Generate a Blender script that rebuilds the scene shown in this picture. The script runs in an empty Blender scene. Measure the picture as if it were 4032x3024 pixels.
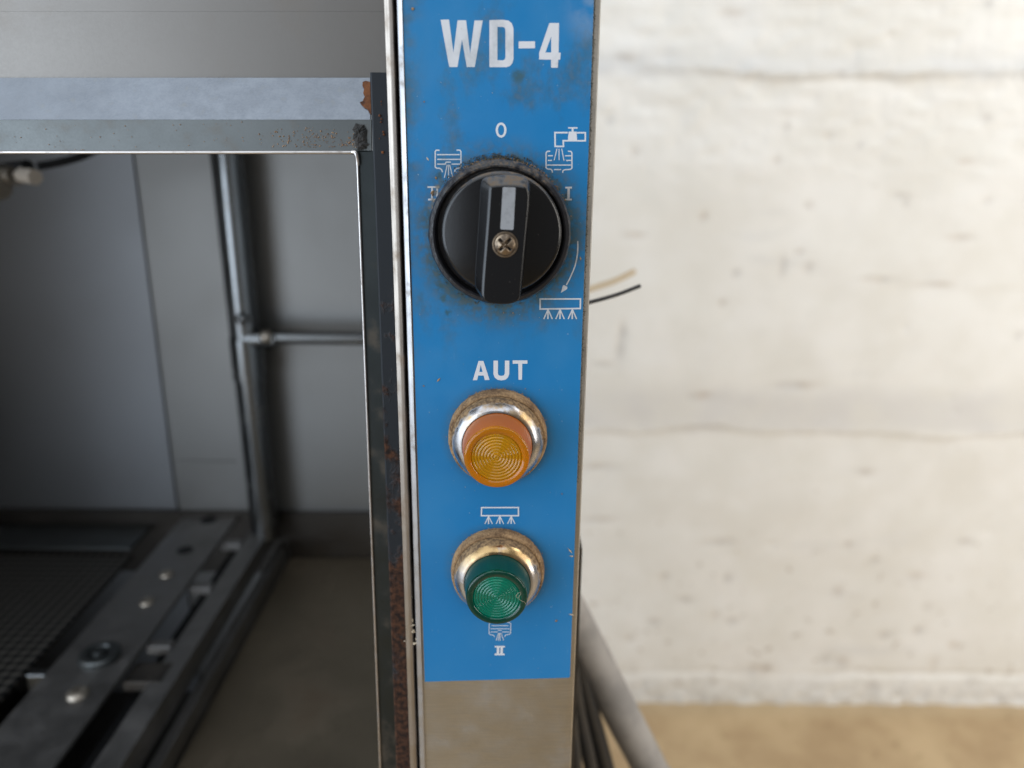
import bpy, bmesh, math, random
import numpy as np
from mathutils import Vector, Matrix
from mathutils.geometry import tessellate_polygon
random.seed(4); rng = np.random.default_rng(4)
S = bpy.context.scene
COL = S.collection

# ------------------------------------------------------------------ camera
F = 3027.4; PITCH = math.radians(17.5); ROLL = 0.0072; D = 0.2662; CZ = 1.30
FW = Vector((0, math.cos(PITCH), -math.sin(PITCH)))
R0 = Vector((1, 0, 0)); U0 = Vector((0, math.sin(PITCH), math.cos(PITCH)))
RT = R0 * math.cos(ROLL) + U0 * math.sin(ROLL)
UP = -R0 * math.sin(ROLL) + U0 * math.cos(ROLL)
CP = Vector((0, -D, CZ))
cd = bpy.data.cameras.new('camera'); cam = bpy.data.objects.new('camera', cd); COL.objects.link(cam)
cam.matrix_world = Matrix(((RT.x, UP.x, -FW.x, CP.x), (RT.y, UP.y, -FW.y, CP.y), (RT.z, UP.z, -FW.z, CP.z), (0, 0, 0, 1)))
cd.sensor_width = 36; cd.lens = F / 4032 * 36; cd.clip_start = 0.01; cd.clip_end = 50
cd.dof.use_dof = True; cd.dof.focus_distance = 0.272; cd.dof.aperture_fstop = 6.8
S.camera = cam

# ------------------------------------------------------------------ light
S.view_settings.view_transform = 'Standard'; S.view_settings.look = 'None'
S.view_settings.exposure = 0.0; S.view_settings.gamma = 1
w = bpy.data.worlds.new('World'); S.world = w; w.use_nodes = True
bg = w.node_tree.nodes['Background']; bg.inputs[0].default_value = (0.90, 0.87, 0.84, 1); bg.inputs[1].default_value = 0.20

def area(name, loc, target, sx, sy, power, col):
    l = bpy.data.lights.new(name, 'AREA'); l.shape = 'RECTANGLE'; l.size = sx; l.size_y = sy
    l.energy = power; l.color = col
    o = bpy.data.objects.new(name, l); COL.objects.link(o); o.location = loc
    o.rotation_euler = (Vector(target) - Vector(loc)).to_track_quat('-Z', 'Y').to_euler()
    return o
area('window_light', (-1.8, -0.9, 1.5), (0.1, 0.0, 1.2), 2.5, 2.1, 46, (0.74, 0.86, 1.0))
area('chamber_fill_light', (-2.4, -2.7, 1.15), (-0.3, 0.4, 1.1), 3.0, 2.2, 42, (0.80, 0.89, 1.0))  # added area light for the bluish reflection on the rear left panel
area('skylight', (-0.4, -1.0, 3.0), (0.0, 0.1, 1.2), 2.8, 2.2, 30, (0.84, 0.91, 1.0))
area('wall_fill_light', (2.3, -0.5, 1.6), (0.7, 1.29, 0.8), 1.4, 1.8, 40, (1.0, 0.95, 0.875))  # added warm fill to brighten the wall; no door known on this side
area('wall_light', (1.7, 0.0, 2.9), (1.2, 1.29, 1.5), 1.2, 0.8, 13, (0.93, 0.96, 1.0))

# ------------------------------------------------------------------ pixel to plane (photo measured at 4032 x 3024)
def ray(u, v): return FW * F + RT * (u - 2016) - UP * (v - 1512)
def at(u, v, Y=0.0):
    d = ray(u, v); return CP + d * ((Y - CP.y) / d.y)
def atz(u, v, Z):
    d = ray(u, v); return CP + d * ((Z - CP.z) / d.z)
def line(u0, v0, u1, v1, Y):
    a, b = at(u0, v0, Y), at(u1, v1, Y)
    return lambda z: a.x + (b.x - a.x) * (z - a.z) / (b.z - a.z)

# ------------------------------------------------------------------ materials
class Mat:
    def __init__(s, name, base=(.5, .5, .5), rough=.5, metal=0.0):
        s.m = bpy.data.materials.new(name); s.m.use_nodes = True; s.t = s.m.node_tree
        s.p = s.t.nodes['Principled BSDF']; s.geo = s.t.nodes.new('ShaderNodeNewGeometry').outputs['Position']
        s.set('Base Color', base); s.set('Roughness', rough); s.set('Metallic', metal); s.bumps = None
    def put(s, sock, v):
        if isinstance(v, bpy.types.NodeSocket): s.t.links.new(v, sock)
        elif isinstance(v, (tuple, list)) and len(v) == 3 and sock.type == 'RGBA': sock.default_value = (*v, 1)
        else: sock.default_value = v
    def set(s, k, v): s.put(s.p.inputs[k], v); return s
    def math(s, op, a, b=0.0, clamp=False):
        n = s.t.nodes.new('ShaderNodeMath'); n.operation = op; n.use_clamp = clamp
        s.put(n.inputs[0], a); s.put(n.inputs[1], b); return n.outputs[0]
    def vec(s, stretch=(1, 1, 1), off=(0, 0, 0)):
        n = s.t.nodes.new('ShaderNodeMapping'); s.put(n.inputs[0], s.geo)
        n.inputs['Scale'].default_value = stretch; n.inputs['Location'].default_value = off; return n.outputs[0]
    def noise(s, scale, detail=4, stretch=(1, 1, 1), rough=.55, off=(0, 0, 0)):
        n = s.t.nodes.new('ShaderNodeTexNoise'); s.put(n.inputs['Vector'], s.vec(stretch, off))
        n.inputs['Scale'].default_value = scale; n.inputs['Detail'].default_value = detail
        n.inputs['Roughness'].default_value = rough; return n.outputs[0]
    def voro(s, scale):
        n = s.t.nodes.new('ShaderNodeTexVoronoi'); s.put(n.inputs['Vector'], s.geo); n.inputs['Scale'].default_value = scale
        return n.outputs['Distance']
    def rng(s, x, lo, hi, a=0.0, b=1.0):
        n = s.t.nodes.new('ShaderNodeMapRange'); n.interpolation_type = 'SMOOTHSTEP'
        s.put(n.inputs[0], x); n.inputs[1].default_value = lo; n.inputs[2].default_value = hi
        n.inputs[3].default_value = a; n.inputs[4].default_value = b; return n.outputs[0]
    def mix(s, f, a, b):
        n = s.t.nodes.new('ShaderNodeMix'); n.data_type = 'RGBA'
        s.put(n.inputs[0], f); s.put(n.inputs[6], a); s.put(n.inputs[7], b); return n.outputs[2]
    def xyz(s):
        n = s.t.nodes.new('ShaderNodeSeparateXYZ'); s.put(n.inputs[0], s.geo); return n.outputs
    def dist(s, c, flat=True):
        x = s.xyz(); dx = s.math('SUBTRACT', x[0], c[0]); dz = s.math('SUBTRACT', x[2], c[2])
        return s.math('SQRT', s.math('ADD', s.math('MULTIPLY', dx, dx), s.math('MULTIPLY', dz, dz)))
    def bump(s, h, strength, distance):
        n = s.t.nodes.new('ShaderNodeBump'); n.inputs['Strength'].default_value = strength
        n.inputs['Distance'].default_value = distance; s.put(n.inputs['Height'], h)
        if s.bumps: s.put(n.inputs['Normal'], s.bumps)
        s.bumps = n.outputs[0]; s.set('Normal', s.bumps); return s

def steel(name, base, rough, dirt=(.16, .12, .08), amount=.35, scale=60, brush=None, thr=.52, rv=.3):
    m = Mat(name, base, rough, 1.0)
    n = m.noise(scale, 5); f = m.math('MULTIPLY', m.rng(n, thr, thr + .22), amount)
    n2 = m.noise(scale * .2, 3, off=(3, 1, 2))
    c = m.mix(m.rng(n2, .3, .7), tuple(x * .88 for x in base), base)
    fine = m.noise(1200, 2, stretch=brush or (1, 1, 1))
    if brush: c = m.mix(m.rng(fine, .35, .65, 0, .28), c, tuple(x * .55 for x in base))
    m.set('Base Color', m.mix(f, c, dirt)); m.set('Metallic', m.math('SUBTRACT', 1.0, m.math('MULTIPLY', f, .8)))
    m.set('Roughness', m.rng(m.math('ADD', m.math('MULTIPLY', fine, .4), m.math('MULTIPLY', n, .6)), .3, .7, rough * (1 - rv * .7), min(1, rough * (1 + rv))))
    m.bump(fine, .12, .0001); m.bump(n, .10, .0004)
    return m.m

KC = at(1968, 912); AC = at(1960, 1716); GC = at(1960, 2244)   # knob, amber and green lamp centres

def label_mat(name, base, gl):
    m = Mat(name, base, .34)
    n1 = m.noise(70, 5, stretch=(1, 1, 1)); n2 = m.noise(420, 4, off=(2, 5, 1)); n3 = m.noise(60, 7, stretch=(1, 1, .7), rough=.62, off=(8, 0, 3))
    x = m.xyz()
    knob = m.rng(m.dist((KC.x, 0, KC.z - .002)), .0235, .0355, 1, 0)
    ring1 = m.math('MULTIPLY', m.rng(m.dist(AC), .018, .0225, 1, 0), .38); ring2 = m.math('MULTIPLY', m.rng(m.dist(GC), .018, .0225, 1, 0), .3)
    # grime lives on the upper half and down the left edge
    upper = m.rng(x[2], at(2000, 1480).z, at(2000, 1180).z)
    left = m.rng(x[0], at(1600, 900).x, at(1720, 900).x, 1, 0)
    blot = m.math('MULTIPLY', m.rng(n3, .48, .66), m.math('MULTIPLY', upper, .62))
    lf = m.math('MULTIPLY', m.math('MULTIPLY', left, upper), m.rng(n1, .42, .62, 0, .75))
    kn = m.math('MULTIPLY', knob, m.rng(m.math('ADD', m.math('MULTIPLY', n1, .65), m.math('MULTIPLY', n2, .35)), .34, .56, .12, 1.0))
    f = m.math('MAXIMUM', m.math('MAXIMUM', blot, lf), m.math('MAXIMUM', kn, m.math('MAXIMUM', ring1, ring2)))
    f = m.math('MULTIPLY', f, m.rng(n2, .30, .6, .65, 1.0), True)
    specks = m.rng(m.noise(900, 2, off=(1, 1, 9)), .72, .77)
    grime = m.mix(m.rng(n2, .4, .65), (.010, .046, .052), (.055, .068, .05))
    c = m.mix(m.math('MULTIPLY', f, gl), base, grime)
    c = m.mix(m.math('MULTIPLY', specks, .6), c, (.55, .6, .62))
    for u, v, rad in ((1698, 815, .0016), (1706, 790, .0014), (1714, 762, .0014), (1722, 735, .0012), (1745, 1175, .002), (1732, 1130, .0018), (1765, 1230, .0018), (2040, 300, .003), (1730, 690, .0016)):
        q = m.math('MULTIPLY', m.rng(m.dist(at(u, v)), rad * .3, rad, 1, 0), m.rng(n2, .3, .55)); c = m.mix(m.math('MULTIPLY', q, .75), c, (.15, .12, .075) if u < 1725 else (.02, .06, .06))
    # worn pale top right corner
    cn = m.math('MULTIPLY', m.rng(m.dist(at(2345, 40)), .0, .013, 1, 0), m.rng(n1, .4, .6))
    c = m.mix(m.math('MULTIPLY', cn, .32), c, (.42, .42, .40))
    scr = m.rng(m.noise(260, 2, stretch=(6, 1, .35), off=(2, 2, 2)), .70, .76); c = m.mix(m.math('MULTIPLY', scr, .10), c, (.5, .6, .7))
    fade = m.rng(m.noise(22, 3, off=(6, 1, 4)), .35, .7); c = m.mix(m.math('MULTIPLY', fade, .10), c, (.12, .30, .42))
    m.set('Base Color', c); m.set('Roughness', m.math('ADD', m.math('MULTIPLY', f, .35), m.rng(n1, .3, .7, .30, .42)))
    m.bump(n2, .10, .0003); m.bump(m.noise(2600, 2), .10, .0001); return m.m

MB_ = label_mat('blue_label', (.004, .158, .385), .95)
MPRINT = label_mat('label_print', (.62, .62, .64), .55)
MST = steel('brushed_steel', (.52, .50, .465), .38, amount=.25, brush=(.06, .06, 1.6))
MSTRIP = steel('worn_steel_edge', (.44, .435, .44), .38, dirt=(.13, .09, .05), amount=.75, scale=150, brush=(1.5, 1.5, .05), thr=.56)
MSTRIP2 = steel('stained_steel_edge', (.36, .32, .28), .36, dirt=(.16, .10, .05), amount=.6, scale=90, brush=(1.5, 1.5, .05), thr=.5)
MPANEL = steel('upper_panel_steel', (.20, .187, .172), .42, rv=.1, amount=.25, scale=25)
MLEDGE = steel('ledge_steel', (.33, .36, .40), .50, dirt=(.34, .34, .31), amount=.35, scale=260, thr=.56)
MFACE = steel('dull_steel', (.14, .15, .15), .46, rv=.12, dirt=(.14, .11, .08), amount=.22, scale=110)
MFLANGE = steel('grey_flange_steel', (.052, .060, .062), .42, amount=.4, scale=70)
MBEAD = steel('bright_bead', (.58, .55, .53), .34, amount=.5, scale=200)
MREARB = steel('chamber_steel_blue_reflection', (.36, .372, .39), .56, rv=.05, amount=.08, scale=12, dirt=(.18, .17, .15))  # chamber steel again, with the bluish reflection put into its colour
MREAR = steel('chamber_steel', (.31, .308, .30), .52, rv=.05, amount=.08, scale=12, dirt=(.2, .18, .15))
MTUBE = steel('tube_steel', (.23, .24, .245), .22, amount=.2, scale=40)
MDARK = steel('shaded_tank_steel', (.11, .10, .09), .5, amount=.5, scale=30, dirt=(.04, .03, .02))  # the dimness low in the chamber is put into this dark colour
MTANK = steel('brown_tank_steel', (.36, .30, .22), .55, amount=.6, scale=14, dirt=(.10, .06, .03))
MRAIL = steel('rail_steel', (.30, .29, .28), .5, amount=.3, scale=40, dirt=(.06, .05, .04))
MRIVET = steel('rivet_steel', (.55, .49, .41), .45, amount=.3, scale=200)
MCHROME = steel('chrome', (.80, .79, .80), .13, dirt=(.30, .20, .09), amount=.9, scale=110, thr=.60)

def chrome_dirty(name, c, top):
    m = Mat(name, (.6, .6, .62), .24, 1.0)
    n = m.noise(260, 6); x = m.xyz(); n2 = m.noise(900, 3)
    out = m.rng(m.dist(c), .0148, .0166); up = m.rng(x[2], c.z - .004, c.z + .013); lo = m.noise(120, 4, off=(5, 5, 5))
    gold_reflection = m.math('MULTIPLY', m.rng(m.math('ADD', lo, m.math('MULTIPLY', up, top)), .55, .75), up)  # warm reflection painted into the upper part of the chrome
    f = m.rng(m.math('ADD', m.math('MULTIPLY', n, .6), m.math('MULTIPLY', m.math('MULTIPLY', out, m.math('ADD', up, .45)), .30)), .40, .56)
    m.set('Base Color', m.mix(f, m.mix(gold_reflection, (.50, .505, .53), m.mix(m.rng(n, .4, .6), (.50, .34, .16), (.33, .22, .11))), m.mix(m.rng(n2, .35, .65), (.30, .19, .09), (.10, .06, .03))))
    m.set('Metallic', m.math('SUBTRACT', 1, m.math('MULTIPLY', f, .85))); m.set('Roughness', m.math('ADD', m.rng(lo, .35, .65, .20, .38), m.math('MULTIPLY', f, .45)))
    m.bump(n, .22, .0005); return m.m
MCH1 = chrome_dirty('chrome_amber', AC, .16); MCH2 = chrome_dirty('chrome_green', GC, .34)

def plastic(name, base, rough, dirt=(.09, .07, .045), amt=.3, scale=300, thr=.58):
    m = Mat(name, base, rough); n = m.noise(scale, 5); f = m.math('MULTIPLY', m.rng(n, thr, thr + .15), amt)
    m.set('Base Color', m.mix(f, base, dirt)); m.set('Roughness', m.math('ADD', rough, m.math('MULTIPLY', f, .4)))
    m.bump(m.noise(2500, 3), .12, .00015); return m.m
MKNOB = Mat('black_plastic', (.004, .0042, .005), .22); _n = MKNOB.noise(420, 5)
_sp = MKNOB.t.nodes.new('ShaderNodeSeparateXYZ'); MKNOB.t.links.new(MKNOB.t.nodes.new('ShaderNodeNewGeometry').outputs['Normal'], _sp.inputs[0])
_f = MKNOB.math('MULTIPLY', MKNOB.rng(_sp.outputs[2], .35, .95), MKNOB.rng(_n, .3, .6, .25, .9)); _s2 = MKNOB.math('MULTIPLY', MKNOB.rng(MKNOB.noise(1300, 2), .72, .78), .25)
_f = MKNOB.math('MAXIMUM', _f, _s2)
MKNOB.set('Base Color', MKNOB.mix(_f, (.004, .0042, .005), MKNOB.mix(MKNOB.rng(_n, .4, .6), (.17, .17, .17), (.17, .12, .075)))); MKNOB.set('Roughness', MKNOB.math('ADD', .21, MKNOB.math('MULTIPLY', _f, .5)))
MKNOB.set('Specular IOR Level', .5); MKNOB.bump(MKNOB.noise(2500, 3), .12, .00015); MKNOB = MKNOB.m
MCOLLAR = Mat('collar_plastic', (.014, .014, .016), .34)
_n = MCOLLAR.noise(380, 6); _x = MCOLLAR.xyz()
_hi = MCOLLAR.rng(_x[2], KC.z + .006, KC.z + .022, 0, .22)
_f = MCOLLAR.rng(MCOLLAR.math('ADD', _n, _hi), .60, .80)
MCOLLAR.set('Base Color', MCOLLAR.mix(_f, (.014, .014, .017), MCOLLAR.mix(MCOLLAR.rng(MCOLLAR.noise(1500, 3), .42, .72), (.05, .052, .055), (.15, .10, .06))))
MCOLLAR.set('Roughness', MCOLLAR.math('ADD', .32, MCOLLAR.math('MULTIPLY', _f, .5))); MCOLLAR.bump(_n, .5, .0008); MCOLLAR = MCOLLAR.m
MMARK = plastic('grey_marker', (.25, .26, .275), .5, dirt=(.15, .15, .15), amt=.35, scale=500, thr=.5)
MSCREW = steel('screw_brass', (.27, .21, .15), .36, dirt=(.04, .024, .014), amount=.95, scale=420, thr=.44)

def grit(name, a, b, scale=700):
    m = Mat(name, a, .85); n = m.math('ADD', m.math('MULTIPLY', m.noise(scale, 6, rough=.7), .5), m.math('MULTIPLY', m.noise(scale * .14, 4, off=(3, 3, 3)), .5))
    m.set('Base Color', m.mix(m.rng(n, .35, .65), a, b)); m.bump(n, .9, .0008); return m.m
MGRIT = grit('brown_grime', (.10, .052, .022), (.40, .25, .12), 1300)
MGRIT2 = grit('dark_grime', (.014, .020, .018), (.085, .075, .05), 1400)
MRUST = grit('rust', (.035, .012, .006), (.22, .075, .02), 250)
MSEAL = grit('sealant', (.35, .27, .17), (.6, .52, .40), 900)
MBLACK = Mat('black_gap', (.006, .006, .007), .7).m

def rust_post():
    m = Mat('painted_rusty_steel', (.02, .025, .03), .4); n = m.noise(150, 6, rough=.65); n2 = m.noise(55, 4, off=(4, 4, 4)); x = m.xyz()
    lo = m.rng(x[2], at(1550, 2700, .012).z, at(1500, 500, .012).z, .22, -.12)
    f = m.rng(m.math('ADD', m.math('ADD', m.math('MULTIPLY', n, .5), m.math('MULTIPLY', n2, .5)), lo), .53, .66)
    rc = m.mix(m.rng(m.noise(420, 5, off=(7, 7, 7)), .35, .68), (.012, .006, .004), (.075, .03, .014))
    m.set('Base Color', m.mix(f, (.010, .013, .017), rc)); m.set('Roughness', m.rng(f, 0, 1, .5, .9)); m.set('Specular IOR Level', .3); m.bump(m.math('MULTIPLY', n, f), .6, .0015); return m.m
MPOST = rust_post()

def lens_mat(name, col, rim, side, c, h, tr):
    m = Mat(name, col, .1); m.set('IOR', 1.46); x = m.xyz()
    f = m.rng(x[1], c.y - h + .0006, c.y - h + .0016, 1, 0); q = m.rng(m.dist(c), .0086, .0092)
    m.set('Base Color', m.mix(f, side, m.mix(q, col, rim))); m.set('Transmission Weight', m.rng(f, 0, 1, .40, tr)); m.set('Specular IOR Level', m.rng(f, 0, 1, .25, .5))
    n = m.noise(1500, 4); m.set('Roughness', m.math('ADD', m.rng(n, .60, .75, .05, .35), m.rng(f, 0, 1, .32, .0))); m.bump(n, .04, .0002); return m.m
MAMBER = lens_mat('amber_plastic', (1.0, .50, .004), (1.0, .36, .006), (.58, .165, .03), AC, .0210, .70)
MGREEN = lens_mat('green_plastic', (.0, .60, .36), (.0, .14, .085), (.002, .075, .062), GC, .0197, .80)

def wall_mat():
    m = Mat('white_painted_wall', (.76, .735, .68), .7)
    n = m.noise(9, 6); n2 = m.noise(38, 5, off=(5, 2, 1)); n3 = m.noise(5, 4, stretch=(.5, 1, 2.2), off=(1, 7, 3)); n4 = m.noise(14, 3, off=(9, 9, 9))
    c = m.mix(m.rng(n, .3, .7), (.79, .775, .725), (.85, .84, .805)); c = m.mix(m.rng(n3, .60, .74, 0, .25), c, (.60, .60, .60))
    z = m.xyz()[2]
    low = m.rng(z, .1, .9, .10, -.01)
    c = m.mix(m.math('MULTIPLY', m.rng(m.math('ADD', n2, low), .69, .78), .6), c, (.46, .40, .33))
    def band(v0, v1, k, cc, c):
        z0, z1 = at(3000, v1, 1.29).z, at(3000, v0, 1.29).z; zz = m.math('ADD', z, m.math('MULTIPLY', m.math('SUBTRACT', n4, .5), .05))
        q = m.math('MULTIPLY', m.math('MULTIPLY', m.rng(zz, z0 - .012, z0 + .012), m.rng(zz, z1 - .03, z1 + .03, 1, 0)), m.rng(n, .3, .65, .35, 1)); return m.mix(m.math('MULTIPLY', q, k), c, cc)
    c = band(1535, 1695, .55, (.62, .605, .59), c); c = band(215, 300, .5, (.58, .60, .62), c)  # bands paint the ridges' shade into the wall colour, the lower one also discolouring
    base = m.math('MULTIPLY', m.rng(m.math('ADD', z, m.math('MULTIPLY', n4, .09)), .08, .13, 1, 0), m.rng(n2, .35, .6, .15, .4))
    c = m.mix(base, c, (.47, .45, .42))
    an = m.t.nodes.new('ShaderNodeAttribute'); an.attribute_name = 'stain'
    c = m.mix(m.math('MULTIPLY', an.outputs['Fac'], m.rng(n2, .25, .7, .2, .6)), c, m.mix(m.rng(n4, .4, .6), (.40, .385, .37), (.50, .41, .32)))
    m.set('Base Color', c); m.bump(n2, .15, .004); m.bump(m.noise(120, 4), .25, .002); return m.m
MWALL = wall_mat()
def floor_mat():
    m = Mat('beige_floor', (.40, .30, .19), .55); n = m.noise(6, 6); n2 = m.noise(30, 5, off=(3, 3, 3))
    c = m.mix(m.rng(n, .35, .68), (.43, .30, .165), (.56, .415, .24)); c = m.mix(m.rng(n2, .60, .74, 0, .6), c, (.25, .17, .095)); c = m.mix(m.rng(m.noise(90, 3, off=(2, 8, 1)), .66, .74, 0, .6), c, (.62, .52, .36))
    z = m.rng(m.xyz()[1], 1.22, 1.285, 0, .35); c = m.mix(z, c, (.56, .46, .30))
    m.set('Base Color', c); m.set('Roughness', m.rng(n2, .3, .7, .45, .65)); m.bump(n2, .2, .003); return m.m
MFLOOR = floor_mat()
def hose_mat():
    m = Mat('grey_hose', (.30, .285, .27), .6); n = m.noise(40, 4); m.set('Base Color', m.mix(m.rng(n, .3, .7), (.24, .23, .22), (.36, .34, .32)))
    m.bump(m.noise(500, 3), .2, .0004); return m.m
MHOSE = hose_mat()
MCABLE = plastic('black_rubber', (.016, .017, .019), .42, amt=.4, scale=60)
MBEIGE2 = plastic('pale_plastic', (.50, .44, .37), .45, amt=.2)
MBEIGE = plastic('beige_wire', (.66, .52, .32), .5, amt=.2)

# ------------------------------------------------------------------ object helpers
WL = {}
def finish(name, verts, faces, mat, parent=None, smooth=False, bevel=None, recenter=True, seg=3, auto=None, fixn=True):
    vs = [Vector(v) for v in verts]
    if recenter:
        lo = Vector((min(v[i] for v in vs) for i in range(3))); hi = Vector((max(v[i] for v in vs) for i in range(3))); c = (lo + hi) / 2
    else: c = Vector((0, 0, 0))
    me = bpy.data.meshes.new(name); me.from_pydata([v - c for v in vs], [], faces); me.validate()
    if fixn: bm = bmesh.new(); bm.from_mesh(me); bmesh.ops.recalc_face_normals(bm, faces=bm.faces); bm.to_mesh(me); bm.free()
    if mat: me.materials.append(mat)
    if smooth:
        me.polygons.foreach_set('use_smooth', [True] * len(me.polygons))
        if auto: me.set_sharp_from_angle(angle=math.radians(auto))
    me.update()
    o = bpy.data.objects.new(name, me); COL.objects.link(o); WL[o.name] = c
    if parent: o.parent = parent; o.location = c - WL[parent.name]
    else: o.location = c
    if bevel:
        b = o.modifiers.new('bevel', 'BEVEL'); b.width = bevel; b.segments = seg; b.limit_method = 'ANGLE'; b.angle_limit = math.radians(30)
        me.polygons.foreach_set('use_smooth', [True] * len(me.polygons))
        wn = o.modifiers.new('normals', 'WEIGHTED_NORMAL'); wn.keep_sharp = True
    return o
def empty(name, loc, parent=None):
    o = bpy.data.objects.new(name, None); COL.objects.link(o); o.empty_display_size = .05; WL[o.name] = Vector(loc)
    if parent: o.parent = parent; o.location = Vector(loc) - WL[parent.name]
    else: o.location = loc
    return o
def tag(o, label, cat, group=None):
    o['label'] = label; o['category'] = cat
    if group: o['group'] = group
    return o
def stuff(o): o['kind'] = 'stuff'; return o
def prism(name, front, back, mat, parent=None, **k):           # two matching outlines joined into a solid
    n = len(front); vs = list(front) + list(back)
    fs = [tuple(range(n)), tuple(reversed(range(n, 2 * n)))] + [(i, i + n, (i + 1) % n + n, (i + 1) % n) for i in range(n)]
    return finish(name, vs, fs, mat, parent, **k)
def box(name, lo, hi, mat, parent=None, **k):
    x0, y0, z0 = lo; x1, y1, z1 = hi
    return prism(name, [(x0, y0, z0), (x1, y0, z0), (x1, y0, z1), (x0, y0, z1)], [(x0, y1, z0), (x1, y1, z0), (x1, y1, z1), (x0, y1, z1)], mat, parent, **k)
def plate(name, pix, Y, th, mat, parent=None, **k):            # outline on the plane y = Y, th metres thick
    f = [at(u, v, Y) for u, v in pix]; b = [p + Vector((0, th, 0)) for p in f]
    return prism(name, f, b, mat, parent, **k)
def loft(name, secs, z0, z1, mat, parent=None, closed=True, n=24, **k):   # secs: list of (x(z), y)
    vs, fs = [], []; m = len(secs)
    for i in range(n + 1):
        z = z0 + (z1 - z0) * i / n
        for xf, y in secs: vs.append((xf(z), y, z))
    for i in range(n):
        for j in range(m if closed else m - 1):
            a = i * m + j; b = i * m + (j + 1) % m; fs.append((a, b, b + m, a + m))
    if closed: fs += [tuple(reversed(range(m))), tuple(range(n * m, n * m + m))]
    return finish(name, vs, fs, mat, parent, **k)
def lathe(name, c, prof, mat, parent=None, n=96, jit=None, closed=True, **k):  # axis along y; prof = (r, y)
    vs, fs, idx = [], [], []
    for r, y in prof:
        if r < 1e-6: idx.append([len(vs)]); vs.append((c.x, c.y + y, c.z)); continue
        row = []
        for i in range(n):
            a = 2 * math.pi * i / n; rr = r; yy = y
            if jit: dr, dy = jit(a, r, y); rr += dr; yy += dy
            row.append(len(vs)); vs.append((c.x + rr * math.cos(a), c.y + yy, c.z + rr * math.sin(a)))
        idx.append(row)
    m = len(prof)
    for j in range(m if closed else m - 1):
        A, B = idx[j], idx[(j + 1) % m]
        if len(A) == 1 and len(B) == 1: continue
        for i in range(n):
            i2 = (i + 1) % n
            if len(A) == 1: fs.append((A[0], B[i], B[i2]))
            elif len(B) == 1: fs.append((A[i], B[0], A[i2]))
            else: fs.append((A[i], B[i], B[i2], A[i2]))
    k.setdefault('smooth', True); k.setdefault('auto', 38)
    return finish(name, vs, fs, mat, parent, **k)
def tube(name, pts, r, mat, parent=None, n=16, ribs=None, res=10, **k):
    P = [Vector(p) for p in pts]; Q = []
    if len(P) > 2:
        E = [P[0] * 2 - P[1]] + P + [P[-1] * 2 - P[-2]]
        for i in range(1, len(E) - 2):
            for s in range(res):
                t = s / res; a, b, c, d = E[i - 1:i + 3]
                Q.append(.5 * ((2 * b) + (c - a) * t + (2 * a - 5 * b + 4 * c - d) * t * t + (3 * b - a - 3 * c + d) * t ** 3))
        Q.append(P[-1])
    else: Q = [P[0].lerp(P[1], s / res) for s in range(res + 1)]
    vs, fs = [], []; ref = Vector((0.13, 1, .21)).normalized()
    for i, p in enumerate(Q):
        t = (Q[min(i + 1, len(Q) - 1)] - Q[max(i - 1, 0)]).normalized(); a = t.cross(ref).normalized(); b = t.cross(a)
        rr = r * (1 + (ribs * (1 if i % 2 else -1) if ribs else 0))
        for j in range(n):
            th = 2 * math.pi * j / n; vs.append(p + a * (rr * math.cos(th)) + b * (rr * math.sin(th)))
    for i in range(len(Q) - 1):
        for j in range(n): fs.append((i * n + j, i * n + (j + 1) % n, (i + 1) * n + (j + 1) % n, (i + 1) * n + j))
    fs += [tuple(reversed(range(n))), tuple(range((len(Q) - 1) * n, len(Q) * n))]
    k.setdefault('smooth', True); k.setdefault('auto', 60)
    return finish(name, vs, fs, mat, parent, **k)
def grains(name, spots, mat, parent):                            # spots: (point, size); irregular little crumbs, one mesh
    vs, fs = [], []
    base = [Vector(v) for v in ((1, 0, 0), (-1, 0, 0), (0, 1, 0), (0, -1, 0), (0, 0, 1), (0, 0, -1))]
    tri = [(0, 2, 4), (2, 1, 4), (1, 3, 4), (3, 0, 4), (2, 0, 5), (1, 2, 5), (3, 1, 5), (0, 3, 5)]
    for p, s in spots:
        if not isinstance(s, tuple): s = (s, s, s)
        q = len(vs); rot = Matrix.Rotation(random.random() * 6.28, 3, 'Y')
        for b in base: vs.append(Vector(p) + rot @ Vector((b.x * s[0], b.y * s[1], b.z * s[2])) * random.uniform(.6, 1.25))
        fs += [(a + q, b + q, c + q) for a, b, c in tri]
    return stuff(finish(name, vs, fs, mat, parent))

# ------------------------------------------------------------------ floor and wall
fl = finish('floor', [(-3, -3.5, 0), (3.5, -3.5, 0), (3.5, 1.5, 0), (-3, 1.5, 0)], [(0, 1, 2, 3)], MFLOOR, recenter=False, fixn=False); fl['kind'] = 'structure'

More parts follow.
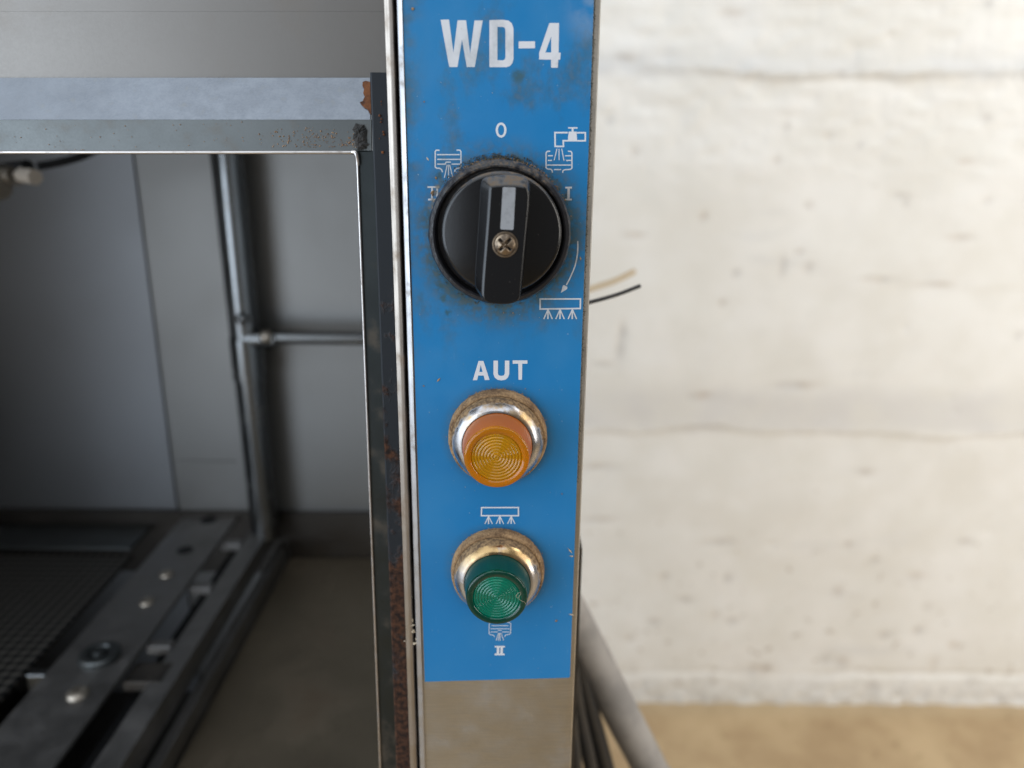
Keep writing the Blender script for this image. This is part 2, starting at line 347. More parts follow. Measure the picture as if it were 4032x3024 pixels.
def vnoise(X, Z, cell, seed):
    g = np.random.default_rng(seed).random((256, 256)); x = X / cell + 40; z = Z / cell + 40
    xi = np.floor(x).astype(int); zi = np.floor(z).astype(int); fx = x - xi; fz = z - zi
    fx = fx * fx * (3 - 2 * fx); fz = fz * fz * (3 - 2 * fz); xi %= 256; zi %= 256; x1 = (xi + 1) % 256; z1 = (zi + 1) % 256
    return (g[zi, xi] * (1 - fx) + g[zi, x1] * fx) * (1 - fz) + (g[z1, xi] * (1 - fx) + g[z1, x1] * fx) * fz - .5
def sm(x, a, b): t = np.clip((x - a) / (b - a), 0, 1); return t * t * (3 - 2 * t)
WY = 1.29
def wall():
    nx, nz = 620, 420; x = np.linspace(-.9, 2.1, nx); z = np.linspace(-.02, 2.1, nz); X, Z = np.meshgrid(x, z)
    h = .010 * vnoise(X, Z * 2, .35, 1) + .0022 * vnoise(X, Z * 1.5, .09, 2) + .0008 * vnoise(X, Z, .03, 3)
    rough_top = sm(Z, 1.12, 1.4); h += rough_top * (.0045 * vnoise(X * .8, Z * 1.6, .028, 4) + .0016 * vnoise(X, Z, .013, 5))
    def ridge(uv, hgt, up, dn):      # course edge: plaster swells out above the line and is cut back under it
        pts = [at(u, v, WY) for u, v in uv]; xs = [p.x for p in pts]; zs = [p.z for p in pts]
        zl = np.interp(X, xs, zs) + .006 * vnoise(X, Z * 0, .05, 7) + .004 * vnoise(X, Z * 0, .017, 8); d = Z - zl
        return hgt * np.where(d > 0, np.exp(-d / up), np.exp(-(d / .008) ** 2))
    h += ridge([(1500, 1690), (2280, 1695), (2560, 1690), (2830, 1665), (2960, 1690), (3500, 1700), (3700, 1715), (4032, 1700), (4400, 1700)], .0042, .06, .01)
    h += ridge([(1500, 190), (2380, 215), (2600, 250), (2900, 280), (3200, 290), (3600, 290), (4032, 275), (4400, 280)], .0055, .04, .01) * (.4 + sm(vnoise(X, Z * 0, .22, 21), -.2, .3))
    h += ridge([(1500, 1130), (3300, 1130), (3420, 1105), (3800, 1125), (4400, 1120)], .0014, .03, .01) * sm(X, .6, .8)
    h += ridge([(2000, 2645), (2700, 2660), (3000, 2655), (3300, 2690), (3500, 2700), (4400, 2690)], -.010, -.03, .01) * 0
    zb = .085 + .010 * vnoise(X, Z * 0, .06, 9) + .006 * vnoise(X, Z * 0, .02, 10)
    h += .0012 * (1 - sm(Z, zb - .02, zb + .02)) - .0045 * (.3 + sm(vnoise(X, Z * 0, .12, 41), -.3, .3)) * np.exp(-((Z - zb) / .007) ** 2) + .008 * (1 - sm(Z, 0, .09)) * (vnoise(X, Z, .02, 11) + .5)
    r2 = np.random.default_rng(12)
    for _ in range(35):
        px, pz = r2.uniform(-.1, 1.6), r2.uniform(.1, 1.6); s = r2.uniform(.003, .010); st = r2.uniform(.6, 1.8)
        a = max(0, int((px - 4 * s * st + .9) / 3 * nx)); b = int((px + 4 * s * st + .9) / 3 * nx) + 2
        c = max(0, int((pz - 4 * s + .02) / 2.12 * nz)); d = int((pz + 4 * s + .02) / 2.12 * nz) + 2
        sl = (slice(c, d), slice(a, b)); h[sl] -= .0025 * np.exp(-((X[sl] - px) / (s * st)) ** 2 - ((Z[sl] - pz) / s) ** 2)
    st = np.zeros_like(h)
    A = [(1085,600,9,9),(1035,765,14,10),(1285,650,13,9),(1430,690,12,9),(1185,980,13,11),(1640,935,34,7),(1650,965,10,12),(1060,1270,9,40),(1140,1200,16,9),(360,725,13,13),(240,575,10,10),(1185,1275,14,18),(1510,1330,75,7),(1790,1355,80,7),
         (840,1300,14,14),(2035,560,20,9),(685,1030,14,16),(360,1120,40,6),(300,1590,10,50),(2030,955,14,8),(1930,770,40,6),(780,1440,12,12),(320,275,50,10),(830,60,50,16),(2040,15,16,12),(1340,350,20,8),(1900,1130,60,8)]
    B = [(230,70,9,55),(175,133,40,5),(610,805,60,8),(150,520,60,7),(150,720,60,6),(360,1105,16,10),(590,1080,12,10),(655,1105,20,9),(1055,995,20,16),(1355,935,26,14),(1395,1050,10,9),(1230,1155,22,9),(1360,1140,20,9),(1420,1265,9,20),
         (1545,808,18,10),(1070,1260,18,18),(1010,1250,14,14),(750,1290,60,22),(1190,1352,26,12),(640,942,12,14),(1095,815,14,8),(480,1025,26,8),(265,1168,14,10),(400,935,12,12),(1200,875,10,9),(1495,1195,12,10),(1160,540,30,10),(900,210,70,10),(540,250,40,10),(1735,20,10,10)]
    for L_, k_, ox, oy in ((A, 1.2074, 2200, 0), (B, .9623, 2200, 1300)):
        for cx_, cy_, ru, rv in L_:
            p = at(ox + cx_ / k_, oy + cy_ / k_, WY); e = at(ox + (cx_ + ru) / k_, oy + (cy_ + rv) / k_, WY); du, dv = abs(e.x - p.x) + .003, abs(e.z - p.z) + .003
            wob = .5 * du * vnoise(X, Z, .02, 31); g = np.exp(-((X - p.x + wob) / du) ** 2 - ((Z - p.z) / dv) ** 2); st = np.maximum(st, g); h -= .0022 * g
    v = np.stack([X, WY - h, Z], -1).reshape(-1, 3)
    i = np.arange(nx - 1)[None, :] + nx * np.arange(nz - 1)[:, None]; f = np.stack([i, i + 1, i + nx + 1, i + nx], -1).reshape(-1, 4)
    me = bpy.data.meshes.new('wall'); me.vertices.add(len(v)); me.vertices.foreach_set('co', v.ravel().astype(np.float32))
    me.loops.add(f.size); me.loops.foreach_set('vertex_index', f.ravel().astype(np.int32)); me.polygons.add(len(f))
    me.polygons.foreach_set('loop_start', np.arange(0, f.size, 4, dtype=np.int32)); me.polygons.foreach_set('use_smooth', [True] * len(f))
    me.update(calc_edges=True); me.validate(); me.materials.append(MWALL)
    at_ = me.attributes.new('stain', 'FLOAT', 'POINT'); at_.data.foreach_set('value', st.ravel().astype(np.float32))
    o = bpy.data.objects.new('wall', me); COL.objects.link(o); o['kind'] = 'structure'; return o
wall()

# ------------------------------------------------------------------ the dishwasher
DW = empty('dishwasher', (-.3, .28, 0)); tag(DW, 'stainless steel commercial dishwasher with blue WD-4 control strip, standing open on beige floor', 'dishwasher')
ZT, ZB = 1.75, .62
LA = lambda a, b, Y: line(a, 0, b, 3024, Y)      # a vertical edge given by its u at the top and bottom of the photo

# column that carries the controls
xl, xr = LA(1562, 1654, .0008), LA(2371, 2251, .0008)
xs = LA(1586, 1676, .0008); xf = LA(2336, 2218, .0008)
wf = lambda f, g, t: (lambda z: f(z) * (1 - t) + g(z) * t)
off = lambda f, d: (lambda z: f(z) + d)
column = loft('control_column', [(xl, .05), (xl, .0042), (wf(xl, xs, .12), .0022), (wf(xl, xs, .35), .0004), (wf(xl, xs, .62), -.0001), (wf(xl, xs, .88), .0003), (xs, .0008),
    (wf(xs, xf, .25), .0008), (wf(xs, xf, .5), .0008), (wf(xs, xf, .75), .0008), (xf, .0008), (wf(xf, xr, .3), .0010), (wf(xf, xr, .78), .0014), (wf(xf, xr, .93), .0022), (xr, .0040), (xr, .05)],
    ZB, ZT, MST, DW, smooth=True, auto=40)
# bright folded left edge, lying on the column corner
loft('column_edge', [(off(xl, -.00012), .020), (off(xl, -.00012), .0009), (wf(xl, xs, .03), .00035), (wf(xl, xs, .12), .00015), (wf(xl, xs, .40), -.0001), (wf(xl, xs, .72), -.0004), (wf(xl, xs, .88), -.0005), (wf(xl, xs, .97), -.0003), (off(xs, .0), .0002), (wf(xl, xs, .6), .0012)],
    ZB, ZT, MSTRIP, DW, smooth=True, auto=35)
# blue control label
BL = [(1583, -150), (2343, -150), (2244, 2668), (1672.5, 2685)]
blx = [(1585 + (1672.4 - 1585) * v / 2684.6, v) for v in (-150,)] 
BLP = [(1585 - .03267 * 150, -150), (2338.3 + .0352 * 150, -150), (2244.5, 2664), (2240, 2668.5), (1672.5, 2684.5)]
label = plate('control_label', BLP, 0.0, .00055, MB_, DW)
# dirt packed along the right edge of the label
grains('edge_dirt', [(at(2342.5 - .0355 * v + random.uniform(-2.2, 2.2), v, .0002), (random.uniform(.00008, .0002), .00012, random.uniform(.0003, .0009))) for v in np.linspace(-60, 1900, 420)], MGRIT2, DW)

layer = [0]
def ink(name, polys=(), strokes=()):
    """flat print on the label; polys = list of [outer, hole, ...], strokes = (points, width)"""
    vs, fs = [], []
    def add(pts3, tris):
        q = len(vs); vs.extend(pts3); fs.extend([tuple(q + i for i in t) for t in tris])
    for loops in polys:
        layer[0] += 1; Y = -.00003 - (layer[0] % 20) * 4e-6
        flat = [p for l in loops for p in l]; tris = tessellate_polygon([[Vector((p[0], p[1], 0)) for p in l] for l in loops])
        add([at(u, v, Y) for u, v in flat], tris)
    for pts, wd in strokes:
        layer[0] += 1; Y = -.00003 - (layer[0] % 20) * 4e-6
        P = [Vector(p) for p in pts]; n = len(P); closed = (P[0] - P[-1]).length < .5 and n > 3
        if closed: P = P[:-1]; n -= 1
        L, R = [], []
        for i in range(n):
            a = P[i - 1] if (i > 0 or closed) else None; b = P[(i + 1) % n] if (i < n - 1 or closed) else None
            d1 = (P[i] - a).normalized() if a is not None else None; d2 = (b - P[i]).normalized() if b is not None else None
            d1 = d1 or d2; d2 = d2 or d1; n1 = Vector((-d1.y, d1.x)); n2 = Vector((-d2.y, d2.x)); mm = (n1 + n2)
            mm = mm.normalized() if mm.length > 1e-3 else n1; s = 1 / max(.5, mm.dot(n1)); L.append(P[i] + mm * (wd / 2 * s)); R.append(P[i] - mm * (wd / 2 * s))
        pts3 = [at(p.x, p.y, Y) for p in L + R]; m = n if closed else n - 1
        add(pts3, [(i, (i + 1) % n, n + (i + 1) % n, n + i) for i in range(m)])
    return finish(name, vs, fs, MPRINT, label, fixn=False)
c1 = lambda L: [(1450 + x / 2.212, y / 2.212) for x, y in L]
c3 = lambda L: [(1500 + x / 2.212, 1300 + y / 2.212) for x, y in L]
c4 = lambda L: [(1450 + x / 2.212, 1950 + y / 2.212) for x, y in L]
ck = lambda L: [(1650 + x / 3.16, 550 + y / 3.16) for x, y in L]
ca = lambda L: [(2050 + x / 3.318, 850 + y / 3.318) for x, y in L]
ink('letter', [[c1([(630, 172), (703, 170), (742, 460), (778, 176), (852, 176), (887, 468), (925, 178), (997, 178), (928, 584), (858, 584), (817, 345), (777, 584), (705, 584)])]])
ink('letter', [[c1([(1055, 175), (1180, 172), (1222, 180), (1250, 203), (1265, 245), (1265, 515), (1255, 550), (1235, 574), (1205, 585), (1055, 585)]),
               c1([(1125, 234), (1172, 234), (1188, 242), (1194, 260), (1195, 498), (1188, 518), (1172, 526), (1125, 524)])]])
ink('dash', [[c1([(1310, 360), (1453, 360), (1453, 420), (1310, 422)])]])
ink('numeral', [[c1([(1578, 200), (1662, 200), (1658, 458), (1676, 458), (1672, 520), (1655, 520), (1652, 590), (1592, 590), (1592, 520), (1488, 518), (1488, 460)]), c1([(1593, 318), (1593, 457), (1543, 457)])]])
ell = lambda cx, cy, rx, ry, n=36: [(cx + rx * math.cos(2 * math.pi * i / n), cy + ry * math.sin(2 * math.pi * i / n)) for i in range(n)]
ink('numeral', [[c1(ell(1157, 1133, 47, 66)), c1(ell(1157, 1133, 27, 46))]])
ink('letter', [[c3([(850, 268), (893, 268), (946, 433), (905, 435), (894, 395), (848, 395), (838, 435), (800, 437)]), c3([(869, 302), (885, 364), (857, 364)])]])
ink('letter', strokes=[(c3([(1000, 265), (999, 380), (1008, 402), (1024, 414), (1048, 418), (1074, 414), (1089, 402), (1098, 380), (1099, 265)]), 39 / 2.212)])
ink('letter', [[c3([(1147, 263), (1276, 263), (1276, 292), (1231, 292), (1228, 432), (1198, 432), (1196, 292), (1147, 292)])]])
def roman(pts, k, wv, ws, xs_):
    (x0, x1, y0), (x2, x3, y1) = pts
    return [(k([(x0, y0), (x1, y0)]), ws), (k([(x2, y1), (x3, y1)]), ws)] + [(k([(a, y0), (b, y1)]), wv) for a, b in xs_]
ink('numeral', strokes=roman(((105, 252, 590), (112, 250, 745)), ck, 6.8, 6.6, [(162, 160), (226, 224)]))
ink('numeral', strokes=roman(((1820, 1903, 596), (1818, 1900, 745)), ck, 9.5, 7, [(1862, 1859)]))
ink('numeral', strokes=roman(((1102, 1190, 1319), (1100, 1188, 1386)), c4, 9.5, 6.5, [(1131, 1129), (1163, 1161)]))
W1 = 4.6
ink('drain_symbol', strokes=[(ck(p), W1) for p in ([(255, 132), (215, 130), (201, 146), (201, 338), (217, 354), (258, 356), (282, 375), (291, 405)],
    [(465, 130), (505, 130), (521, 146), (521, 338), (505, 354), (467, 358), (447, 378), (440, 408)], [(222, 186), (505, 186)], [(226, 245), (516, 245)],
    [(226, 304), (325, 304), (337, 279), (396, 279)], [(405, 304), (512, 304)])] + [(ck(p), 3.6) for p in ([(350, 312), (315, 475)], [(365, 312), (369, 478)], [(380, 312), (420, 470)])])
ink('fill_symbol', strokes=[(ck(p), W1) for p in ([(1632, 143), (1597, 145), (1581, 165), (1580, 350), (1596, 364), (1640, 368), (1655, 382), (1659, 412)],
    [(1853, 143), (1889, 146), (1902, 165), (1902, 352), (1886, 369), (1808, 374), (1791, 386), (1786, 412)], [(1602, 200), (1665, 200)], [(1602, 258), (1655, 258)], [(1815, 200), (1892, 200)],
    [(1830, 258), (1892, 258)], [(1590, 316), (1892, 316)], [(1680, 372), (1768, 372)])] + [(ck(p), 3.4) for p in ([(1715, 112), (1682, 256)], [(1742, 112), (1742, 256)], [(1775, 112), (1803, 262)])])
ink('tap_symbol', [[c1([(1746, 1146), (1814, 1146), (1820, 1232), (1737, 1232)])]], [(c1([(1738, 1155), (1626, 1155), (1628, 1275), (1700, 1275), (1698, 1226), (1738, 1226)]), 6.2),
    (c1([(1780, 1146), (1780, 1116)]), 7.5), (c1([(1741, 1114), (1823, 1114)]), 5.4), (c1([(1816, 1156), (1891, 1156), (1890, 1226), (1819, 1226)]), 6)])
ink('arrow_symbol', [[ca([(553, 908), (575, 906), (612, 930), (608, 955), (525, 1007)])]], [(ca([(746, 328), (748, 400), (744, 480), (733, 560), (712, 650), (690, 710), (664, 770), (634, 835), (597, 905)]), 5.2)])
ink('spray_symbol', strokes=[(ca([(255, 1086), (782, 1085), (779, 1210), (255, 1217), (255, 1086)]), 6.0)] + [(ca([(x, 1222), (x + d, 1348)]), w_) for x in (358, 515, 676) for d, w_ in ((-56, 5), (-2, 6), (56, 5))])
ink('spray_symbol', strokes=[(c4([(987, 108), (1308, 107), (1308, 178), (985, 178), (987, 108)]), 5.2)] + [(c4([(x, 182), (x + d, 250)]), w_) for x in (1048, 1146, 1245) for d, w_ in ((-32, 3.6), (0, 5.0), (33, 3.6))])
ink('drain_symbol', strokes=[(c4(p), 2.6) for p in ([(1092, 1107), (1064, 1109), (1054, 1120), (1052, 1206), (1066, 1215), (1090, 1218), (1101, 1234)], [(1205, 1107), (1232, 1109), (1241, 1120), (1240, 1203), (1225, 1212), (1198, 1216), (1188, 1233)],
    [(1075, 1136), (1221, 1136)], [(1066, 1163), (1232, 1163)], [(1066, 1191), (1128, 1191)], [(1165, 1191), (1232, 1191)], [(1130, 1177), (1163, 1177)], [(1135, 1200), (1114, 1266)], [(1141, 1200), (1134, 1266)], [(1147, 1200), (1149, 1266)], [(1157, 1200), (1178, 1264)])])

# rotary knob: collar, turning disc, grip wing, marker, screw
ck2 = lambda L: [(1450 + x / 1.8433, 450 + y / 1.8433) for x, y in L]
ph = [random.random() * 6.28 for _ in range(8)]
def kj(a, r, y): return (r > .0235) * (.00003 * math.sin(9 * a + ph[0]) + .0001 * math.sin(23 * a + ph[1])), 0
knob = lathe('control_knob', KC, [(.0238, -.0001), (.0239, -.0052), (.0237, -.0066), (.0232, -.0076), (.0221, -.0078), (.0215, -.0074), (.0212, -.0062), (.0209, -.0030), (.0, -.0030), (.0, -.0001)], MCOLLAR, DW, jit=kj, n=160)
knob['label'] = 'black knob collar crusted with brown grime along its upper rim'
DC = Vector((at(1974, 923, -.0125).x, 0, at(1974, 922, -.0125).z))
disc = lathe('turning_disc', DC, [(.0197, -.0032), (.0197, -.0105), (.01955, -.0114), (.0191, -.0120), (.0184, -.0122), (.0, -.0122), (.0, -.0032)], MKNOB, knob, n=160)
def smooth_loop(L, n=3):
    P = [Vector(p) for p in L]
    for _ in range(n):
        Q = []
        for i in range(len(P)): a, b = P[i], P[(i + 1) % len(P)]; Q += [a * .75 + b * .25, a * .25 + b * .75]
        P = Q
    return [(p.x, p.y) for p in P]
fo = smooth_loop([(884, 530), (905, 521), (1010, 514), (1120, 522), (1150, 536), (1168, 580), (1160, 700), (1135, 950), (1112, 1200), (1100, 1335), (1082, 1362), (1030, 1382), (930, 1384), (862, 1372), (832, 1345), (828, 1290), (846, 1050), (868, 780), (880, 600)], 2)
bo = smooth_loop([(815, 485), (850, 458), (1010, 438), (1130, 455), (1166, 485), (1183, 540), (1172, 700), (1150, 950), (1125, 1200), (1110, 1300), (1090, 1330), (1030, 1345), (930, 1345), (845, 1335), (790, 1290), (768, 1225), (786, 1000), (800, 780), (811, 600)], 2)
def wing_mesh():
    A = [at(*p, -.0225) for p in ck2(fo)]; B = [at(*p, -.0188) for p in ck2(bo)]
    C = [Vector((p.x, -.0120, p.z)) for p in B]; n = len(A); vs = A + B + C
    fs = [tuple(range(n)), tuple(reversed(range(2 * n, 3 * n)))] + [(k * n + i, k * n + n + i, k * n + n + (i + 1) % n, k * n + (i + 1) % n) for k in (0, 1) for i in range(n)]
    return finish('grip_wing', vs, fs, MKNOB, knob, bevel=.0007, seg=4)
wing = wing_mesh()
WS = at(*ck2([(993, 945)])[0], -.0225); WS.y = 0
mk = smooth_loop([(975, 528), (1022, 527), (1070, 531), (1066, 640), (1055, 840), (1008, 840), (959, 836), (966, 680)], 0)
def rnd(L, r=8):
    out = []
    for i, p in enumerate(L):
        p = Vector(p); a = Vector(L[i - 1]); b = Vector(L[(i + 1) % len(L)])
        for k in range(5):
            t = k / 4; s = p + (a - p).normalized() * r; e = p + (b - p).normalized() * r; q = s * (1 - t) ** 2 + p * 2 * t * (1 - t) + e * t * t; out.append((q.x, q.y))
    return out
plate('pointer_mark', ck2(rnd([(976, 528), (1070, 531), (1054, 840), (958, 835)], 12)), -.02262, .0004, MMARK, knob)
lathe('screw_recess', WS, [(.0041, -.02256), (.0040, -.02285), (.0036, -.02290), (.00345, -.0227), (.00345, -.02252)], MSCREW, knob, n=48)
def dome(r): return -.02262 - .0011 * (1 - (r / .0034) ** 2)
def screw():
    # rounded head with a cross slot cut in: polar grid, slot pushed down
    vs, fs = [], []; nr, na = 18, 72; ang = math.radians(47)
    for i in range(nr + 1):
        r = .0034 * i / nr
        for j in range(na):
            a = 2 * math.pi * j / na; x, z = r * math.cos(a), r * math.sin(a); y = dome(r)
            p, q = x * math.cos(ang) + z * math.sin(ang), -x * math.sin(ang) + z * math.cos(ang)
            s = max(math.exp(-(p / .00042) ** 4) * (abs(q) < .0026), math.exp(-(q / .00042) ** 4) * (abs(p) < .0026))
            vs.append((WS.x + x, y + .0011 * s, WS.z + z))
    for i in range(nr):
        for j in range(na): k = (j + 1) % na; fs.append((i * na + j, i * na + k, (i + 1) * na + k, (i + 1) * na + j))
    return finish('screw', vs, fs, MSCREW, knob, smooth=True)
screw()
grains('label_fleck', [(at(u, v, -.0002), z_) for u, v, z_ in ((1727, 1496, (.0009, .0002, .0004)), (1668, 1520, (.0003, .0002, .0006)), (2069, 1530, (.0004, .0002, .0002)), (2190, 2445, (.0006, .0002, .0005)), (2213, 1945, (.0004, .0002, .0002)),
    (1705, 822, (.0009, .0003, .0006)), (1716, 700, (.0004, .0002, .0007)), (1700, 758, (.0006, .0002, .001)), (1703, 767, .0004), (1983, 1232, (.0003, .0002, .0003)), (2020, 1232, (.0005, .0002, .0003)), (2285, 1018, (.0003, .0002, .0007)), (1624, 35, (.0006, .0003, .0007)), (1670, 400, .0003))], MGRIT, label)
grains('label_chip', [(at(2246, 2170, -.0002), (.0003, .0003, .0018)), (at(2252, 2190, -.0002), (.0004, .0003, .0009)), (at(2250, 2420, -.0002), (.0005, .0003, .0011)), (at(1684, 626, -.0001), (.0003, .0002, .0007))] + [(at(random.uniform(1640, 2240), random.uniform(60, 2640), -.0001), random.uniform(.00006, .00014)) for _ in range(90)], MSEAL, label)
# crumbs of dirt around knob
def ringspots(c, r0, r1, a0, a1, n, s0, s1, y=-.0002, bias=1.0):
    out = []
    for _ in range(n):
        a = math.radians(random.gauss((a0 + a1) / 2, (a1 - a0) / 4)); r = r0 + (r1 - r0) * random.random() ** bias; s = random.uniform(s0, s1)
        out.append((Vector((c.x + r * math.cos(a), y - random.random() * .0006, c.z + r * math.sin(a))), (s * random.uniform(.6, 2.0), s * .8, s)))
    return out
grains('grime', ringspots(KC, .0238, .0258, 45, 140, 520, .00010, .00030, bias=2.2) + ringspots(KC, .0236, .0262, 205, 300, 160, .0001, .00024, bias=2) + ringspots(KC, .0238, .0252, -60, 60, 60, .0001, .0002, bias=2), MGRIT2, DW)
grains('rust_crumbs', ringspots(KC, .0225, .0247, 25, 80, 170, .0001, .00026, -.0048) + ringspots(KC, .0228, .0244, 70, 150, 160, .00008, .0002, -.0055), MGRIT, DW)

# indicator lamps
def lamp(c, lens, chrome, label_, h, seed, th):
    ph = [random.Random(seed * 9 + i).random() * 6.28 for i in range(9)]
    def gj(a, r, y):
        d = sum(math.sin((5 + 6 * i) * a + ph[i]) for i in range(6)) * .00002; up = max(0, math.sin(a)) * .00025
        return (d + up * .5 if r > .0165 else 0), -abs(d) - (up * .7 if r > .015 else 0)
    L = lathe('indicator_lamp', c, [(.0183, -.0001), (.0182, -.0022), (.0178, -.0038), (.0174, -.0043), (.0169, -.0044), (.0164, -.0040), (.0160, -.0001)], MGRIT, DW, n=180, jit=gj)
    L['label'] = label_
    lathe('chrome_bezel', c, [(.0166, -.0004), (.0168, -.0046), (.0167, -.0056), (.0162, -.0070), (.0153, -.0084), (.0143, -.0096), (.0134, -.0103), (.01275, -.0104), (.01262, -.0098), (.01260, -.0020), (.0, -.0015), (.0, -.0004)], chrome, L, n=128, auto=60)
    rf, rb = .0112, .0125; prof = [(0, -.0022), (rb, -.0022), (rb, -.0110), (rf + .0002, -h + .0010), (rf, -h + .0003), (rf - .0003, -h), (rf - .0022, -h)]
    nr = 8; r0 = rf - .0024
    for i in range(nr * 8 + 1):
        r = r0 * (1 - i / (nr * 8)); prof.append((max(r, 0), -h + .0005 + .00017 * math.cos(2 * math.pi * i / 8) * (1 if r > .0002 else 0)))
    lathe('lens', c, prof, lens, L, n=128, closed=True, auto=80)
    lathe('lamp_bulb', c, [(0, -.0021), (.0050, -.0021), (.0050, -.0060), (.0035, -.0085), (0, -.0090)], MRIVET, L, n=40, auto=80)
    if seed == 2:
        tube('fibre', [at(1575 + u / 2.341, 1969 + v / 2.341, c.y - h - .0002) for u, v in ((1085, 905), (1070, 885), (1085, 862), (1108, 850), (1112, 868), (1098, 888), (1100, 915), (1125, 932), (1150, 942), (1158, 960))], .00005, MSEAL, L, n=6, res=6)
    grains('crumbs', ringspots(c, .0172, .0192, 20, 160, 240, .00008, .0002, -.0010, 1.5) + ringspots(c, .0165, .0186, 0, 360, 160, .00007, .00016, -.0012), MGRIT, L)
    return L
lamp(AC, MAMBER, MCH1, 'amber indicator lamp in chrome bezel below the letters AUT', .0210, 1, 0)
lamp(GC, MGREEN, MCH2, 'green indicator lamp in heavily browned chrome bezel', .0197, 2, 0)

# neighbouring frame strip left of the column, dark gap, sealant beads
ol, orr = LA(1509, 1613, 0), LA(1547, 1644, 0)
loft('frame_strip', [(ol, .030), (ol, .0016), (wf(ol, orr, .02), .00110), (wf(ol, orr, .05), .00085), (wf(ol, orr, .15), .00070), (wf(ol, orr, .30), .00049), (wf(ol, orr, .42), .00032), (wf(ol, orr, .50), .00024), (wf(ol, orr, .62), .00020), (wf(ol, orr, .85), .00018), (wf(ol, orr, .95), .0006), (orr, .0016), (orr, .030)], ZB, ZT, MSTRIP2, DW, smooth=True, auto=35)
gl, gr = LA(1525, 1625, .02), LA(1590, 1675, .02)
loft('gap_backing', [(gl, .0200), (gr, .0200), (gr, .022), (gl, .022)], ZB, ZT, MBLACK, DW)
grains('sealant_bead', [(at(u, v, .0006), s) for u, v, s in ((1622, 2440, (.0005, .0006, .0016)), (1621, 2462, (.0006, .0006, .0015)), (1625, 2486, (.0011, .001, .0012)), (1631, 2535, (.0007, .0008, .0011)), (1641, 2530, (.0005, .0006, .0016)), (1640, 2515, (.0005, .0006, .0010)), (1593, 2524, .0004), (1660, 2478, .0003), (1621, 2350, .0003))], MSEAL, DW)

# rusty post and grey flange of the opening
pl, pr = line(1456, 285, 1560, 3024, .012), line(1530, 285, 1640, 3024, .012)
ztop = at(1480, 285, .012).z
loft('rusty_post', [(pl, .0125), (off(pl, .0006), .012), (off(pr, -.0002), .012), (pr, .034), (pl, .034)], ZB, ztop, MPOST, DW)
FY = .020
bl_, br_ = line(1411, 613, 1500, 3024, FY), line(1480, 613, 1575, 3024, FY)
zc = at(1400, 604, FY).z
loft('side_flange', [(bl_, FY), (br_, FY), (br_, FY + .0015), (bl_, FY + .0015)], ZB, zc + .001, MFLANGE, DW)
P0 = at(1408, 640, FY - .0004); P1 = at(1498, 3024, FY - .0004); dn = (P1 - P0)
tube('side_bead', [P0, P0 + dn * .5, P1, P0 + dn * 1.15], .00052, MBEAD, DW, res=8)
XL = -.62
# front face of the rail, its sloping ledge, the bottom bead
def rowplate(name, v0, y0, v1, y1, th, mat, ur=1470, bevel=None):
    a, b, c, d = at(ur, v0, y0), at(ur, v1, y1), at(-150, v0, y0), at(-150, v1, y1)
    ex = lambda p, q: q + (q - p) * ((XL - q.x) / (q.x - p.x))
    n = Vector((0, th, -th * .2)); A = [a, ex(a, c), ex(b, d), b]
    return prism(name, A, [p + n for p in A], mat, DW, bevel=bevel)
rowplate('rail_face', 470, FY, 598, FY, .0012, MFACE, 1462)
rowplate('rail_ledge', 306, .033, 471, FY - .0002, .0012, MLEDGE, 1457)
a = at(1392, 600, FY); b = at(-200, 600, FY); tube('rail_bead', [a, b + (b - a) * .6], .00062, MBEAD, DW, res=30)
tube('corner_weld', [at(1388, 599, FY - .0006), at(1399, 601, FY - .0010), at(1405, 612, FY - .0010), at(1409, 632, FY - .0006), at(1410, 650, FY - .0003)], .00085, MBEAD, DW)
rowplate('door_panel', -500, .0350, 45, .0350, .001, MPANEL, 1530)
rowplate('door_panel', 45.4, .0347, 309, .0347, .001, MPANEL, 1530)
# weathered weld lump and rust at the corner
def lump(name, pts, mat, sc):
    sp = []
    for u, v, s in pts: sp.append((at(u, v, FY - .0006), (s * 1.2, s * .45, s)))
    return grains(name, sp, mat, DW)
MSOOT = grit('weld_soot', (.010, .012, .012), (.045, .04, .036))
lump('weld_lump', [(1418 + random.gauss(0, 9), 500 + random.random() * 85, random.uniform(.0007, .0018)) for _ in range(40)], MSOOT, 1)
rp = [(1428, 322), (1440, 318), (1457, 322), (1459, 380), (1462, 450), (1452, 440), (1446, 428), (1436, 424), (1424, 412), (1417, 402), (1428, 398), (1436, 380), (1430, 366), (1434, 350), (1427, 338)]
def ledge_y(v): return .033 + (FY - .0002 - .033) * (v - 306) / 165
fr = [at(u, v, ledge_y(v) - .0007) for u, v in rp]; prism('rust_patch', fr, [p + Vector((0, .0009, -.0003)) for p in fr], MRUST, DW)
grains('rust_flakes', [(at(u, v, FY - .0002), s) for u, v, s in [(random.gauss(1230, 90), 500 + 80 * random.random() ** .8, random.uniform(.0001, .00032)) for _ in range(150)] + [(random.uniform(1340, 1415), random.gauss(565, 8), random.uniform(.0001, .0003)) for _ in range(50)] + [(random.uniform(0, 1300), random.uniform(480, 592), random.uniform(.0001, .00025)) for _ in range(60)]], grit('rust_speck', (.22, .10, .04), (.5, .33, .2)), DW)
grains('paint_chips', [(at(1502 + random.gauss(0, 5), v, .0115), random.uniform(.0002, .0006)) for v in (400, 412, 455, 470, 480, 520, 530, 545, 600)], MRUST, DW)

# ------------------------------------------------------------------ wash chamber behind the opening
BY = .50
P = lambda u, v, Y=BY: at(u, v, Y)
